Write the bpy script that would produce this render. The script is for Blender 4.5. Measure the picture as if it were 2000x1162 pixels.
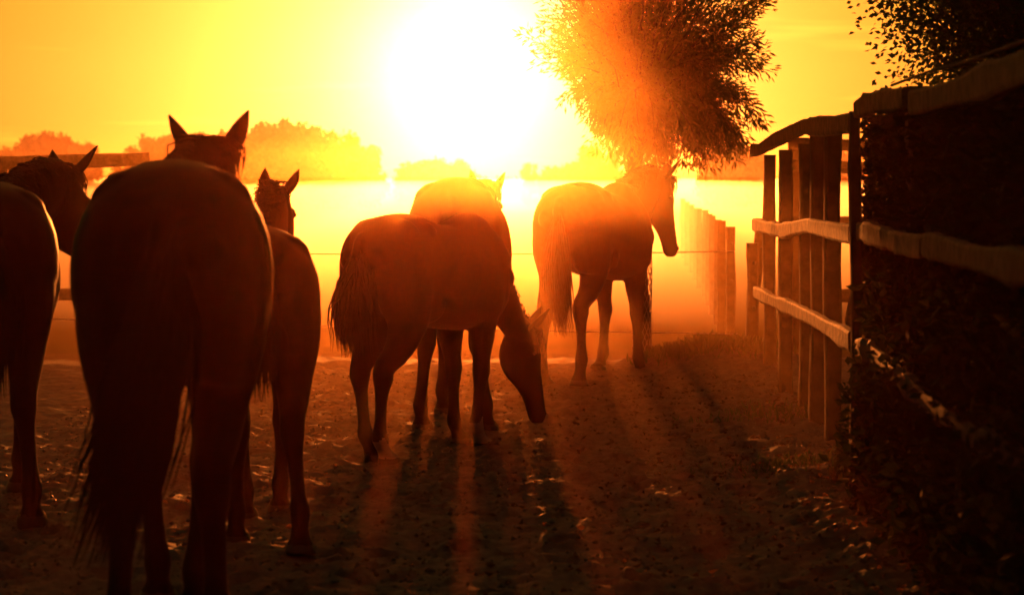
import bpy, bmesh, math, random
import numpy as np
from mathutils import Vector, Matrix

TAU = math.tau
for o in list(bpy.data.objects):
    bpy.data.objects.remove(o)
scene = bpy.context.scene
COL = scene.collection

# ---------------------------------------------------------------- camera
EYE, FPX, HZ = 1.5, 4700.0, 345.0           # eye height, focal length in photo pixels, horizon row of the 2000 x 1162 photo
cam_d = bpy.data.cameras.new('camera')
cam = bpy.data.objects.new('camera', cam_d)
COL.objects.link(cam)
cam.location = (0, 0, EYE)
cam.rotation_euler = (math.radians(90), 0, 0)
cam_d.sensor_width = 36
cam_d.lens = 36 * FPX / 2000
cam_d.shift_y = -(581 - HZ) / 2000
cam_d.clip_end = 3000
cam_d.dof.use_dof = True
cam_d.dof.focus_distance = 14.5
cam_d.dof.aperture_fstop = 4.0
scene.camera = cam

# ---------------------------------------------------------------- sky, sun, exposure
SUN_AZ, SUN_EL = math.radians(-1.05), math.radians(2.4)
world = bpy.data.worlds.new('World')
scene.world = world
world.use_nodes = True
nt = world.node_tree
bg = nt.nodes['Background']
sky = nt.nodes.new('ShaderNodeTexSky')
sky.sky_type = 'NISHITA'
sky.sun_disc = False
sky.sun_elevation = SUN_EL
sky.sun_rotation = SUN_AZ
sky.altitude = 0
sky.air_density = 1.6
sky.dust_density = 6.0
sky.ozone_density = 1.0
SKY = .027
sk = nt.nodes.new('ShaderNodeVectorMath')
sk.operation = 'SCALE'
sk.inputs['Scale'].default_value = SKY
stint = nt.nodes.new('ShaderNodeVectorMath')
stint.operation = 'MULTIPLY'
stint.inputs[1].default_value = (1.0, .75, .82)
nt.links.new(sky.outputs[0], stint.inputs[0])
nt.links.new(stint.outputs[0], sk.inputs[0])
# glow of the hazy evening air round the sun: falls off with the angle from it, a little slower in red than in blue
sdir = Vector((math.sin(SUN_AZ) * math.cos(SUN_EL), math.cos(SUN_AZ) * math.cos(SUN_EL), math.sin(SUN_EL)))
tcw = nt.nodes.new('ShaderNodeTexCoord')
dot = nt.nodes.new('ShaderNodeVectorMath')
dot.operation = 'DOT_PRODUCT'
dot.inputs[1].default_value = sdir
nt.links.new(tcw.outputs['Generated'], dot.inputs[0])


def wmath(op, a, b):
    n_ = nt.nodes.new('ShaderNodeMath')
    n_.operation = op
    for i_, v_ in enumerate((a, b)):
        if isinstance(v_, (int, float)):
            n_.inputs[i_].default_value = v_
        else:
            nt.links.new(v_, n_.inputs[i_])
    return n_.outputs[0]


off_sun = wmath('SUBTRACT', 1.0, dot.outputs['Value'])
comb = nt.nodes.new('ShaderNodeCombineColor')
for i_, (amp, wid, pw) in enumerate(((5.0, .002, -.95), (1.62, .002, -.79), (1.5, .0006, -1.22))):
    g_ = wmath('MULTIPLY', wmath('POWER', wmath('ADD', wmath('DIVIDE', off_sun, wid), 1.0), pw), amp)
    nt.links.new(g_, comb.inputs[i_])
# thin streaks of cloud low in the sky
cmap = nt.nodes.new('ShaderNodeMapping')
cmap.inputs['Scale'].default_value = (9.0, 9.0, 170.0)
cmap.inputs['Location'].default_value = (3.3, 0.0, 4.6)
cns = nt.nodes.new('ShaderNodeTexNoise')
cns.inputs['Scale'].default_value = 1.0
cns.inputs['Detail'].default_value = 4.0
nt.links.new(tcw.outputs['Generated'], cmap.inputs['Vector'])
nt.links.new(cmap.outputs[0], cns.inputs['Vector'])
cmr = nt.nodes.new('ShaderNodeMapRange')
cmr.inputs[1].default_value, cmr.inputs[2].default_value = .60, .74
cmr.inputs[3].default_value, cmr.inputs[4].default_value = 1.0, 1.35
nt.links.new(cns.outputs['Fac'], cmr.inputs[0])
cscale = nt.nodes.new('ShaderNodeVectorMath')
cscale.operation = 'SCALE'
nt.links.new(comb.outputs[0], cscale.inputs[0])
nt.links.new(cmr.outputs[0], cscale.inputs['Scale'])
addv = nt.nodes.new('ShaderNodeVectorMath')
addv.operation = 'ADD'
nt.links.new(sk.outputs[0], addv.inputs[0])
nt.links.new(cscale.outputs[0], addv.inputs[1])
nt.links.new(addv.outputs[0], bg.inputs['Color'])
bg.inputs['Strength'].default_value = 1.0

sun_d = bpy.data.lights.new('sun', 'SUN')
sun = bpy.data.objects.new('sun', sun_d)
COL.objects.link(sun)
sun_d.energy = 5.0
sun_d.angle = math.radians(.6)
sun_d.color = (1.0, .22, .03)
sun.rotation_euler = sdir.to_track_quat('Z', 'Y').to_euler()

vs = scene.view_settings
vs.view_transform = 'Standard'
vs.look = 'None'
vs.gamma = 1.0
vs.use_curve_mapping = False
vs.exposure = 0.5
cy = scene.cycles
cy.use_denoising = True
cy.max_bounces = 4
cy.diffuse_bounces = 2
cy.glossy_bounces = 2
cy.transmission_bounces = 2
cy.transparent_max_bounces = 8
cy.volume_bounces = 0
cy.use_light_tree = False
cy.caustics_reflective = False
cy.caustics_refractive = False


# ---------------------------------------------------------------- helpers
def PX(px, py, d):
    """The point seen at photo pixel (px, py) at distance d in front of the camera."""
    return Vector(((px - 1000) / FPX * d, d, EYE - (py - HZ) / FPX * d))


def link(name, me, parent=None, mats=()):
    o = bpy.data.objects.new(name, me)
    COL.objects.link(o)
    for m in mats:
        me.materials.append(m)
    if parent is not None:
        o.parent = parent
    return o


def tag(o, label=None, cat=None, group=None, kind=None):
    for k, v in (('label', label), ('category', cat), ('group', group), ('kind', kind)):
        if v:
            o[k] = v
    return o


def empty(name, loc, rz=0.0, **kw):
    o = bpy.data.objects.new(name, None)
    COL.objects.link(o)
    o.location = loc
    o.rotation_euler = (0, 0, rz)
    return tag(o, **kw)


def mesh_np(name, V, F, smooth=False):
    """V (n,3), F (m,k) numpy arrays."""
    me = bpy.data.meshes.new(name)
    V = np.asarray(V, np.float32)
    F = np.asarray(F, np.int32)
    me.vertices.add(len(V))
    me.vertices.foreach_set('co', V.ravel())
    k = F.shape[1]
    me.loops.add(F.size)
    me.loops.foreach_set('vertex_index', F.ravel())
    me.polygons.add(len(F))
    me.polygons.foreach_set('loop_start', np.arange(len(F), dtype=np.int32) * k)
    me.polygons.foreach_set('loop_total', np.full(len(F), k, np.int32))
    me.polygons.foreach_set('use_smooth', np.full(len(F), smooth, bool))
    me.update(calc_edges=True)
    me.validate()
    return me


def vnoise(x, y, seed=0):
    """Smooth value noise in [-1, 1] on arrays."""
    xi, yi = np.floor(x).astype(np.int64), np.floor(y).astype(np.int64)
    fx, fy = x - xi, y - yi
    fx, fy = fx * fx * (3 - 2 * fx), fy * fy * (3 - 2 * fy)

    def h(a, b):
        n = (a * 374761393 + b * 668265263 + seed * 1442695041) & 0xffffffff
        n = ((n ^ (n >> 13)) * 1274126177) & 0xffffffff
        return ((n ^ (n >> 16)) & 0xffff) / 32767.5 - 1
    return (h(xi, yi) * (1 - fx) + h(xi + 1, yi) * fx) * (1 - fy) + (h(xi, yi + 1) * (1 - fx) + h(xi + 1, yi + 1) * fx) * fy


def sstep(a, b, x):
    t = np.clip((x - a) / (b - a), 0, 1)
    return t * t * (3 - 2 * t)


def mat(name, col, rough=.7, noise=None, spec=.3, bump=0.0, scale=20.0, col2=None, trans=0.0, sheen=0.0):
    """Principled material; noise mixes col with col2 in object space."""
    m = bpy.data.materials.new(name)
    m.use_nodes = True
    t = m.node_tree
    b = t.nodes['Principled BSDF']
    b.inputs['Base Color'].default_value = (*col, 1)
    b.inputs['Roughness'].default_value = rough
    b.inputs['Specular IOR Level'].default_value = spec
    if sheen:
        b.inputs['Sheen Weight'].default_value = sheen
        b.inputs['Sheen Roughness'].default_value = .35
    if col2 is not None or bump:
        tc = t.nodes.new('ShaderNodeTexCoord')
        nz = t.nodes.new('ShaderNodeTexNoise')
        nz.inputs['Scale'].default_value = scale
        nz.inputs['Detail'].default_value = 6
        nz.inputs['Roughness'].default_value = .65
        t.links.new(tc.outputs['Object'], nz.inputs['Vector'])
        if col2 is not None:
            mx = t.nodes.new('ShaderNodeMix')
            mx.data_type = 'RGBA'
            mx.inputs[6].default_value = (*col, 1)
            mx.inputs[7].default_value = (*col2, 1)
            rp = t.nodes.new('ShaderNodeMapRange')
            rp.inputs[1].default_value = .35
            rp.inputs[2].default_value = .65
            t.links.new(nz.outputs['Fac'], rp.inputs[0])
            t.links.new(rp.outputs[0], mx.inputs[0])
            t.links.new(mx.outputs[2], b.inputs['Base Color'])
        if bump:
            bp = t.nodes.new('ShaderNodeBump')
            bp.inputs['Strength'].default_value = bump
            bp.inputs['Distance'].default_value = .01
            t.links.new(nz.outputs['Fac'], bp.inputs['Height'])
            t.links.new(bp.outputs[0], b.inputs['Normal'])
    if trans:
        tr = t.nodes.new('ShaderNodeBsdfTranslucent')
        tr.inputs[0].default_value = (*[min(1, c * 1.5) for c in col], 1)
        ms = t.nodes.new('ShaderNodeMixShader')
        ms.inputs[0].default_value = trans
        out = t.nodes['Material Output']
        t.links.new(b.outputs[0], ms.inputs[1])
        t.links.new(tr.outputs[0], ms.inputs[2])
        t.links.new(ms.outputs[0], out.inputs['Surface'])
    return m


M = dict(
    sand=mat('sand', (.24, .142, .108), .75, spec=.3, scale=14, col2=(.125, .072, .056), bump=.8),
    clod=mat('dirt_clod', (.20, .12, .09), .6, spec=.45, scale=40, col2=(.10, .06, .046)),
    litter=mat('dry_leaf', (.10, .05, .024), .75, spec=.1, scale=12, col2=(.10, .06, .03), trans=.35),
    grass=mat('grass', (.07, .10, .03), .5, scale=6, col2=(.12, .11, .05), trans=.3),
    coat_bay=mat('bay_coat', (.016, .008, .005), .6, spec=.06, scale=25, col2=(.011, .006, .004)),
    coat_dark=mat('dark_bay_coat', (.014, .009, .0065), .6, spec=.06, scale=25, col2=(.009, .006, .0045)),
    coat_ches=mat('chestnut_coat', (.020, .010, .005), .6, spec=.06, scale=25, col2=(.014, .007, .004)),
    hoof=mat('hoof_horn', (.03, .025, .02), .4, spec=.4, scale=30, col2=(.05, .04, .03)),
    sock=mat('white_hair', (.34, .30, .27), .7, scale=30, col2=(.24, .21, .18)),
    hair=mat('dark_hair', (.016, .010, .008), .6, spec=.12, scale=30, col2=(.022, .014, .010)),
    wood=mat('weathered_wood', (.125, .082, .052), .8, spec=.15, scale=15, col2=(.04, .027, .018), bump=1.0),
    post=mat('grey_post_wood', (.09, .065, .044), .85, spec=.1, scale=9, col2=(.045, .034, .025), bump=.6),
    wire=mat('galvanised_wire', (.25, .25, .25), .4, spec=.5, scale=30, col2=(.18, .17, .16)),
    bark=mat('bark', (.11, .085, .06), .85, scale=14, col2=(.05, .04, .03), bump=.9),
    willow=mat('willow_leaf', (.11, .12, .036), .55, spec=.15, scale=4, col2=(.08, .09, .03), trans=.55),
    leaf=mat('shrub_leaf', (.045, .075, .022), .5, scale=5, col2=(.07, .055, .025), trans=.3),
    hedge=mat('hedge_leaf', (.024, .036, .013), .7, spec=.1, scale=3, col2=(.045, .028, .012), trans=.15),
    far=mat('far_leaf', (.06, .08, .03), .7, scale=.4, col2=(.04, .055, .025), trans=.3),
)

# the sheet turns from sand to grass past the lip of the paddock
t = M['sand'].node_tree
mixn = [n_ for n_ in t.nodes if n_.type == 'MIX'][0]
pos_n = t.nodes.new('ShaderNodeTexCoord')
sep = t.nodes.new('ShaderNodeSeparateXYZ')
t.links.new(pos_n.outputs['Object'], sep.inputs[0])
rmp = t.nodes.new('ShaderNodeMapRange')
rmp.inputs[1].default_value = 19.5
rmp.inputs[2].default_value = 23.0
t.links.new(sep.outputs[1], rmp.inputs[0])
gmx = t.nodes.new('ShaderNodeMix')
gmx.data_type = 'RGBA'
gmx.inputs[7].default_value = (.045, .06, .022, 1)
t.links.new(rmp.outputs[0], gmx.inputs[0])
t.links.new(mixn.outputs[2], gmx.inputs[6])
t.links.new(gmx.outputs[2], t.nodes['Principled BSDF'].inputs['Base Color'])

smr = t.nodes.new('ShaderNodeMapRange')
smr.inputs[1].default_value, smr.inputs[2].default_value = 17.5, 20.5
smr.inputs[3].default_value, smr.inputs[4].default_value = .3, 0.0
t.links.new(sep.outputs[1], smr.inputs[0])
t.links.new(smr.outputs[0], t.nodes['Principled BSDF'].inputs['Specular IOR Level'])
# ---------------------------------------------------------------- horses
def loft(bm, stations, up, nseg=18, sq=1.0):
    """Closed tube through stations (centre, half width, half depth, egg); egg > 0 narrows the upper side."""
    pts = [Vector(s[0]) for s in stations]
    rings = []
    n = len(pts)
    for i, s in enumerate(stations):
        t = (pts[min(i + 1, n - 1)] - pts[max(i - 1, 0)]).normalized()
        u = Vector(up if not callable(up) else up(i))
        u = (u - t * u.dot(t)).normalized()
        w = t.cross(u)
        egg = s[3] if len(s) > 3 else 0.0
        ring = []
        for k in range(nseg):
            a = TAU * k / nseg
            c, sn = math.cos(a), math.sin(a)
            if sq != 1.0:
                c, sn = math.copysign(abs(c) ** sq, c), math.copysign(abs(sn) ** sq, sn)
            hw = s[1] * (1 - egg * sn)
            ring.append(bm.verts.new(pts[i] + w * (c * hw) + u * (sn * s[2])))
        rings.append(ring)
    for a, b in zip(rings, rings[1:]):
        for k in range(nseg):
            bm.faces.new((a[k], a[(k + 1) % nseg], b[(k + 1) % nseg], b[k]))
    for ring, s, rev in ((rings[0], pts[0], True), (rings[-1], pts[-1], False)):
        c = bm.verts.new(sum((v.co for v in ring), Vector()) / nseg)
        for k in range(nseg):
            f = (c, ring[k], ring[(k + 1) % nseg])
            bm.faces.new(f[::-1] if rev else f)


def densify(st, m=4):
    """Catmull-Rom through stations."""
    arr = np.array([list(s[0]) + [s[1], s[2], s[3] if len(s) > 3 else 0.0] for s in st], float)
    out = []
    n = len(arr)
    for i in range(n - 1):
        p0, p1, p2, p3 = arr[max(i - 1, 0)], arr[i], arr[i + 1], arr[min(i + 2, n - 1)]
        for j in range(m):
            t = j / m
            q = 0.5 * ((2 * p1) + (-p0 + p2) * t + (2 * p0 - 5 * p1 + 4 * p2 - p3) * t * t + (-p0 + 3 * p1 - 3 * p2 + p3) * t ** 3)
            out.append(q)
    out.append(arr[-1])
    return [((q[0], q[1], q[2]), max(q[3], .004), max(q[4], .004), q[5]) for q in out]


def strand_mesh(strands, width):
    """Hair: each strand a tapering three-sided lock through its points."""
    vs, fs = [], []
    for pts in strands:
        pts = [Vector(p) for p in pts]
        n = len(pts)
        base = len(vs)
        for i, p in enumerate(pts):
            t = (pts[min(i + 1, n - 1)] - pts[max(i - 1, 0)]).normalized()
            a = t.orthogonal().normalized()
            b = t.cross(a)
            r = width * (1.0 - 0.92 * (i / (n - 1)) ** 1.6)
            for k in range(3):
                an = TAU * k / 3
                vs.append(p + a * (math.cos(an) * r) + b * (math.sin(an) * r))
        for i in range(n - 1):
            for k in range(3):
                o = base + i * 3
                fs.append((o + k, o + (k + 1) % 3, o + 3 + (k + 1) % 3, o + 3 + k))
    me = bpy.data.meshes.new('hair')
    me.from_pydata(vs, [], fs)
    return me


def bez(a, b, c, d, t):
    return a * (1 - t) ** 3 + b * (3 * t * (1 - t) ** 2) + c * (3 * t * t * (1 - t)) + d * t ** 3


TRUNK = [  # x, centre z, half width, half depth, egg
    (-.86, 1.23, .07, .12, 0), (-.81, 1.235, .19, .205, .03), (-.70, 1.23, .270, .275, .06), (-.55, 1.215, .296, .315, .07),
    (-.36, 1.195, .296, .340, .08), (-.12, 1.145, .300, .330, .08), (.12, 1.12, .305, .335, .08), (.32, 1.135, .285, .365, .22),
    (.45, 1.15, .255, .385, .34), (.60, 1.14, .225, .30, .22), (.72, 1.12, .175, .20, .05), (.79, 1.11, .08, .10, 0)]


def build_horse(p):
    """One horse in its own frame: x forward, y to its left, hooves on z = 0. p holds the pose."""
    rng = random.Random(p.get('seed', 1))
    bm = bmesh.new()
    girth = p.get('girth', 1.0)
    bend = p.get('bend', 0.0)

    def sp(x):  # sideways bend of the spine
        return bend * max(x, 0) ** 2
    tr = [((x, sp(x), z), w * girth, d, e) for x, z, w, d, e in TRUNK]
    loft(bm, densify(tr, 3), (0, 0, 1), 28, .88)
    for sgn in (-1, 1):  # hip bones, buttock points, muscle of croup and shoulder
        for c, r in (((-.36, .160 * girth, 1.40), .085), ((-.81, .095, 1.26), .080), ((-.58, .115 * girth, 1.37), .14), ((.62, .135, 1.10), .10), ((-.36, .175, .97), .12)):
            bmesh.ops.create_icosphere(bm, subdivisions=2, radius=r, matrix=Matrix.Translation((c[0], sgn * c[1] + sp(c[0]), c[2])))
    # ------------------------------------------------ neck and head
    poll = Vector(p['poll'])
    hl = p.get('head', 0.60)
    yaw, pitch = math.radians(p['head_yaw']), math.radians(p['head_pitch'])
    hd = Vector((math.cos(yaw) * math.cos(pitch), math.sin(yaw) * math.cos(pitch), math.sin(pitch)))
    side = Vector((-math.sin(yaw), math.cos(yaw), 0))
    roll = math.radians(p.get('head_roll', 0))
    hu = hd.cross(side).normalized()
    if hu.z < 0 and abs(hd.z) < .9:
        hu = -hu
    if hu.dot(Vector((math.cos(yaw), math.sin(yaw), .6))) < 0:
        hu = -hu
    hs = hu.cross(hd).normalized()
    hu2 = (hu * math.cos(roll) + hs * math.sin(roll)).normalized()
    hs = hu2.cross(hd).normalized()
    hu = hu2
    k = hl / 0.60
    base = Vector((.47, sp(.47), 1.20))
    arch = p.get('arch', .12)
    dirn = (poll - base)
    c1 = base + Vector((.26, bend * .2, .10 if dirn.z > 0 else -.02))
    c2 = poll - hd * .02 - hu * .05 + Vector((-dirn.x * .28, -dirn.y * .25, -dirn.z * .28)) + Vector((-.03, 0, arch * .5))
    nk = []
    NN = 9
    for i in range(NN):
        t = i / (NN - 1)
        c = bez(base, c1, c2, poll - hu * .045 * k + hd * .03 * k, t)
        nk.append((c, .165 * (1 - t) + .072 * t * k, (.315 * (1 - t) ** 1.25 + .115 * k * (1 - (1 - t) ** 1.25)) * p.get('neck_deep', 1), .30))
    nup = Vector((-.75, 0, 1)) if dirn.z > -.2 else Vector((.6, 0, 1))
    loft(bm, densify(nk, 2), nup, 20)
    H = [(-.05, .055, .07, -.045), (.02, .082, .105, -.045), (.10, .098, .135, -.06), (.18, .100, .150, -.075), (.26, .088, .135, -.07),
         (.35, .070, .102, -.05), (.44, .057, .080, -.035), (.53, .055, .068, -.03), (.60, .054, .062, -.03), (.645, .036, .040, -.035)]
    hst = [(poll + hd * (t * k) + hu * (o * k), w * k, d * k, .18 if .05 < t < .5 else 0) for t, w, d, o in H]
    loft(bm, densify(hst, 3), hu, 18)
    for sgn in (-1, 1):  # cheek and brow
        e = poll + hd * (.155 * k) + hu * (.012 * k) + hs * (sgn * .064 * k)
        bmesh.ops.create_icosphere(bm, subdivisions=2, radius=.036 * k, matrix=Matrix.Translation(e))
        e = poll + hd * (.585 * k) + hu * (.01 * k) + hs * (sgn * .036 * k)
        bmesh.ops.create_icosphere(bm, subdivisions=2, radius=.026 * k, matrix=Matrix.Translation(e))
    # ------------------------------------------------ legs
    feet = []
    hw, fw = p.get('hind_y', .135), p.get('fore_y', .125)
    for key, sgn in (('hl', 1), ('hr', -1)):
        q = p.get(key, {})
        dx, lift, yo = q.get('dx', 0), q.get('lift', 0), q.get('y', 0)
        y = sgn * hw + yo
        stifle = Vector((-.40 + .30 * dx, sgn * .17, .98 + lift * .3))
        hock = Vector((-.735 + .72 * dx + lift * .2, sgn * .12 + .6 * yo, .555 + lift * .55))
        fet = Vector((-.715 + dx - lift * .35, y, .175 + lift * .9))
        hoof = fet + Vector((.085, 0, -.135)) if not lift else fet + Vector((-.05, 0, -.15))
        sole = hoof + (Vector((.035, 0, -.04)) if not lift else Vector((-.01, 0, -.05)))
        st = [(Vector((-.56 + .05 * dx, sgn * .12, 1.25)), .165, .25, 0),
              (Vector((-.56 + .12 * dx, sgn * .145, 1.08)), .150, .262, 0),
              (Vector((-.535 + .24 * dx, sgn * .150 + .1 * yo, .93 + lift * .2)), .128, .225, 0),
              (stifle.lerp(hock, .42) + Vector((.0, -sgn * .005, 0)), .096, .150, 0),
              (stifle.lerp(hock, .70) + Vector((.01, 0, 0)), .064, .096, 0),
              (hock + Vector((.018, 0, .05)), .052, .074, 0), (hock + Vector((.005, 0, -.02)), .052, .072, 0),
              (hock.lerp(fet, .25), .038, .049, 0), (hock.lerp(fet, .55), .031, .038, 0), (hock.lerp(fet, .82), .033, .042, 0),
              (fet, .043, .052, 0), (fet.lerp(hoof, .5), .035, .040, 0), (fet.lerp(hoof, .9), .046, .052, 0),
              (hoof, .056, .064, 0), (sole, .066, .078, 0)]
        st = [(a, b * (1.16 if i > 3 else 1), c * (1.10 if i > 3 else 1), e) for i, (a, b, c, e) in enumerate(st)]
        loft(bm, densify(st, 2), (1, 0, .25), 16)
        feet.append(sole)
    for key, sgn in (('fl', 1), ('fr', -1)):
        q = p.get(key, {})
        dx, lift, yo = q.get('dx', 0), q.get('lift', 0), q.get('y', 0)
        y = sgn * fw + yo
        elbow = Vector((.40 + .12 * dx, sgn * .135, .86))
        fet = Vector((.425 + dx - lift * .75, y, .165 + lift * .9))
        knee = elbow.lerp(fet, .50) + Vector((.025 + lift * .95, 0, lift * .12))
        hoof = fet + (Vector((.075, 0, -.125)) if not lift else Vector((-.09, 0, -.12)))
        sole = hoof + (Vector((.03, 0, -.04)) if not lift else Vector((-.035, 0, -.03)))
        st = [(Vector((.50, sgn * .13, 1.18)), .10, .21, 0), (Vector((.47, sgn * .145, 1.00)), .105, .185, 0),
              (elbow + Vector((.02, 0, .02)), .088, .132, 0), (elbow.lerp(knee, .40), .066, .092, 0), (elbow.lerp(knee, .78), .049, .060, 0),
              (knee, .052, .058, 0), (knee.lerp(fet, .14), .044, .048, 0), (knee.lerp(fet, .40), .033, .038, 0), (knee.lerp(fet, .80), .033, .040, 0),
              (fet, .042, .050, 0), (fet.lerp(hoof, .5), .034, .039, 0), (fet.lerp(hoof, .9), .046, .052, 0),
              (hoof, .056, .064, 0), (sole, .066, .076, 0)]
        st = [(a, b * (1.16 if i > 2 else 1), c * (1.10 if i > 2 else 1), e) for i, (a, b, c, e) in enumerate(st)]
        loft(bm, densify(st, 2), (1, 0, .2), 16)
        feet.append(sole)
    # dock of the tail
    ty = p.get('tail_swing', 0)
    tails = [(Vector((-.78, 0, 1.40)), .05, .05), (Vector((-.86, ty * .04, 1.36)), .042, .042), (Vector((-.92, ty * .12, 1.22)), .034, .034), (Vector((-.93, ty * .2, 1.08)), .02, .02)]
    loft(bm, densify(tails, 3), (0, 1, 0), 10)
    bmesh.ops.recalc_face_normals(bm, faces=bm.faces)
    me = bpy.data.meshes.new('horse_raw')
    bm.to_mesh(me)
    bm.free()
    tmp = bpy.data.objects.new('tmp', me)
    scene.collection.objects.link(tmp)
    m = tmp.modifiers.new('r', 'REMESH')
    m.mode = 'VOXEL'
    m.voxel_size = p.get('voxel', .0135)
    m.use_smooth_shade = True
    m = tmp.modifiers.new('s', 'SMOOTH')
    m.factor = .5
    m.iterations = 5
    dg = bpy.context.evaluated_depsgraph_get()
    body = bpy.data.meshes.new_from_object(tmp.evaluated_get(dg))
    bpy.data.objects.remove(tmp)
    # ears and eyes join the same body mesh
    bm = bmesh.new()
    bm.from_mesh(body)
    el = .185 * k * p.get('ear', 1)
    for sgn, key in ((1, 'ear_l'), (-1, 'ear_r')):
        eb = poll + hd * (.005 * k) + hs * (sgn * .052 * k) + hu * (.015 * k)
        q = p.get(key, (0.0, .28, 25))  # forward tip, outward tip, turn of the opening
        ax = (hu * 1.0 - hd * .55 + hd * q[0] + hs * (sgn * q[1])).normalized()
        op = (hd * 1.0 + hs * (sgn * math.tan(math.radians(q[2]))))
        op = (op - ax * op.dot(ax)).normalized()
        wd = ax.cross(op).normalized()
        rows = []
        NR, NC = 9, 9
        for i in range(NR):
            t = i / (NR - 1)
            hwid = .040 * k * (math.sin(math.pi * min(.5, .20 + t * .62)) if t < .5 else max(.02, math.cos((t - .5) * math.pi * .98)) ** .85)
            curl = 1.0 - .55 * t
            row = []
            for j in range(NC):
                a = (j / (NC - 1) - .5) * math.pi * 1.15 * curl
                row.append(eb + ax * (t * el - .015) + wd * (math.sin(a) * hwid) + op * ((1 - math.cos(a)) * hwid * .95 - .012 * k + t * t * .02))
            rows.append(row)
        off = -.007 * k
        vo = [[bm.verts.new(c) for c in r] for r in rows]
        vi = [[bm.verts.new(c + op * off) for c in r] for r in rows]
        for i in range(NR - 1):
            for j in range(NC - 1):
                bm.faces.new((vo[i][j], vo[i][j + 1], vo[i + 1][j + 1], vo[i + 1][j]))
                bm.faces.new((vi[i + 1][j], vi[i + 1][j + 1], vi[i][j + 1], vi[i][j]))
            bm.faces.new((vo[i][0], vo[i + 1][0], vi[i + 1][0], vi[i][0]))
            bm.faces.new((vo[i + 1][-1], vo[i][-1], vi[i][-1], vi[i + 1][-1]))
        for j in range(NC - 1):
            bm.faces.new((vo[-1][j], vo[-1][j + 1], vi[-1][j + 1], vi[-1][j]))
    ne = len(bm.faces)
    for sgn in (-1, 1):
        e = poll + hd * (.165 * k) + hu * (.008 * k) + hs * (sgn * .083 * k)
        r = bmesh.ops.create_icosphere(bm, subdivisions=2, radius=.017 * k, matrix=Matrix.Translation(e))
    bm.faces.ensure_lookup_table()
    socks = p.get('socks', {})
    for f in bm.faces:
        f.smooth = True
        c = f.calc_center_median()
        f.material_index = 0
        for i, s in enumerate(feet):
            h = c.z - s.z
            if abs(c.x - s.x) < .22 and abs(c.y - s.y) < .12 and c.z < .75:
                if h < .052:
                    f.material_index = 1
                elif i in socks and h < socks[i] + .02 * math.sin(c.x * 60) :
                    f.material_index = 2
        if f.index >= ne:
            f.material_index = 1
    bm.to_mesh(body)
    bm.free()
    # ------------------------------------------------ hair
    strands = []
    msd = p.get('mane_side', 1)
    ml = p.get('mane', .22)
    upright = p.get('mane_up', 0.0)
    for i in range(p.get('mane_n', 340)):
        t = rng.random()
        st = nk[min(int(t * (NN - 1)), NN - 2)]
        st2 = nk[min(int(t * (NN - 1)), NN - 2) + 1]
        f = t * (NN - 1) - min(int(t * (NN - 1)), NN - 2)
        c = st[0].lerp(st2[0], f)
        tg = (st2[0] - st[0]).normalized()
        u = (nup - tg * nup.dot(tg)).normalized()
        w = u.cross(tg).normalized()
        d = st[2] * (1 - f) + st2[2] * f
        if t < .12:
            continue
        r0 = c + u * (d * .95) + w * rng.uniform(-.02, .02)
        L = ml * rng.uniform(.55, 1.15)
        s = msd if rng.random() < .86 else -msd
        out = w * s * (.075 + rng.uniform(-.01, .04))
        pts = [r0]
        for j in range(1, 6):
            v = j / 5
            a = u * (.03 * math.sin(v * 2.4)) * (1 - upright) + out * min(1, v * 1.6) * (1 - upright) + Vector((0, 0, -1)) * (L * v * v * .9 * (1 - upright)) + u * (L * v * upright) + tg * (rng.uniform(-.03, .03) * v)
            pts.append(r0 + a + Vector((rng.uniform(-1, 1), rng.uniform(-1, 1), rng.uniform(-1, 1))) * .006)
        strands.append(pts)
    for i in range(40):  # forelock
        r0 = poll + hu * (.045 * k) + hs * (rng.uniform(-.03, .03)) - hd * .01
        L = p.get('forelock', .16) * rng.uniform(.5, 1.1)
        o = hs * rng.uniform(-.05, .05) + hu * rng.uniform(.02, .06)
        strands.append([r0, r0 + hd * (.3 * L) + o * .9, r0 + hd * (.65 * L) + o * .9, r0 + hd * L + o * .5 + Vector((0, 0, -.02))])
    mane = strand_mesh(strands, .0065)
    strands = []
    tl = p.get('tail', .85)
    for i in range(p.get('tail_n', 420)):
        t = rng.random() ** .8
        seg = t * 2.999
        a, b = tails[int(seg)][0], tails[int(seg) + 1][0]
        an = rng.random() * TAU
        r0 = a.lerp(b, seg - int(seg)) + Vector((math.cos(an), math.sin(an), 0)) * .03
        end_z = 1.36 - tl * rng.uniform(.72, 1.05)
        L = max(.15, r0.z - end_z)
        sw = ty * (.35 + rng.uniform(-.08, .08))
        fx = rng.gauss(0, .035) - .03
        fy = rng.gauss(0, p.get('tail_wide', .045))
        pts = []
        for j in range(7):
            v = j / 6
            b_ = math.sin(math.pi * min(1, v * 1.1)) * .5
            pts.append(r0 + Vector((fx * (v + b_) - .04 * math.sin(v * 2.6), fy * (v + b_) + sw * v * v * 1.2, -L * v)) + Vector((rng.uniform(-1, 1), rng.uniform(-1, 1), 0)) * .005)
        strands.append(pts)
    tail = strand_mesh(strands, .0075)
    return body, mane, tail
# ---------------------------------------------------------------- ground
_hp = np.random.default_rng(91)
PRINTS = np.stack([_hp.uniform(-2.3, 1.5, 230), _hp.uniform(7.8, 17.6, 230), _hp.uniform(0, TAU, 230)], -1)


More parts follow.
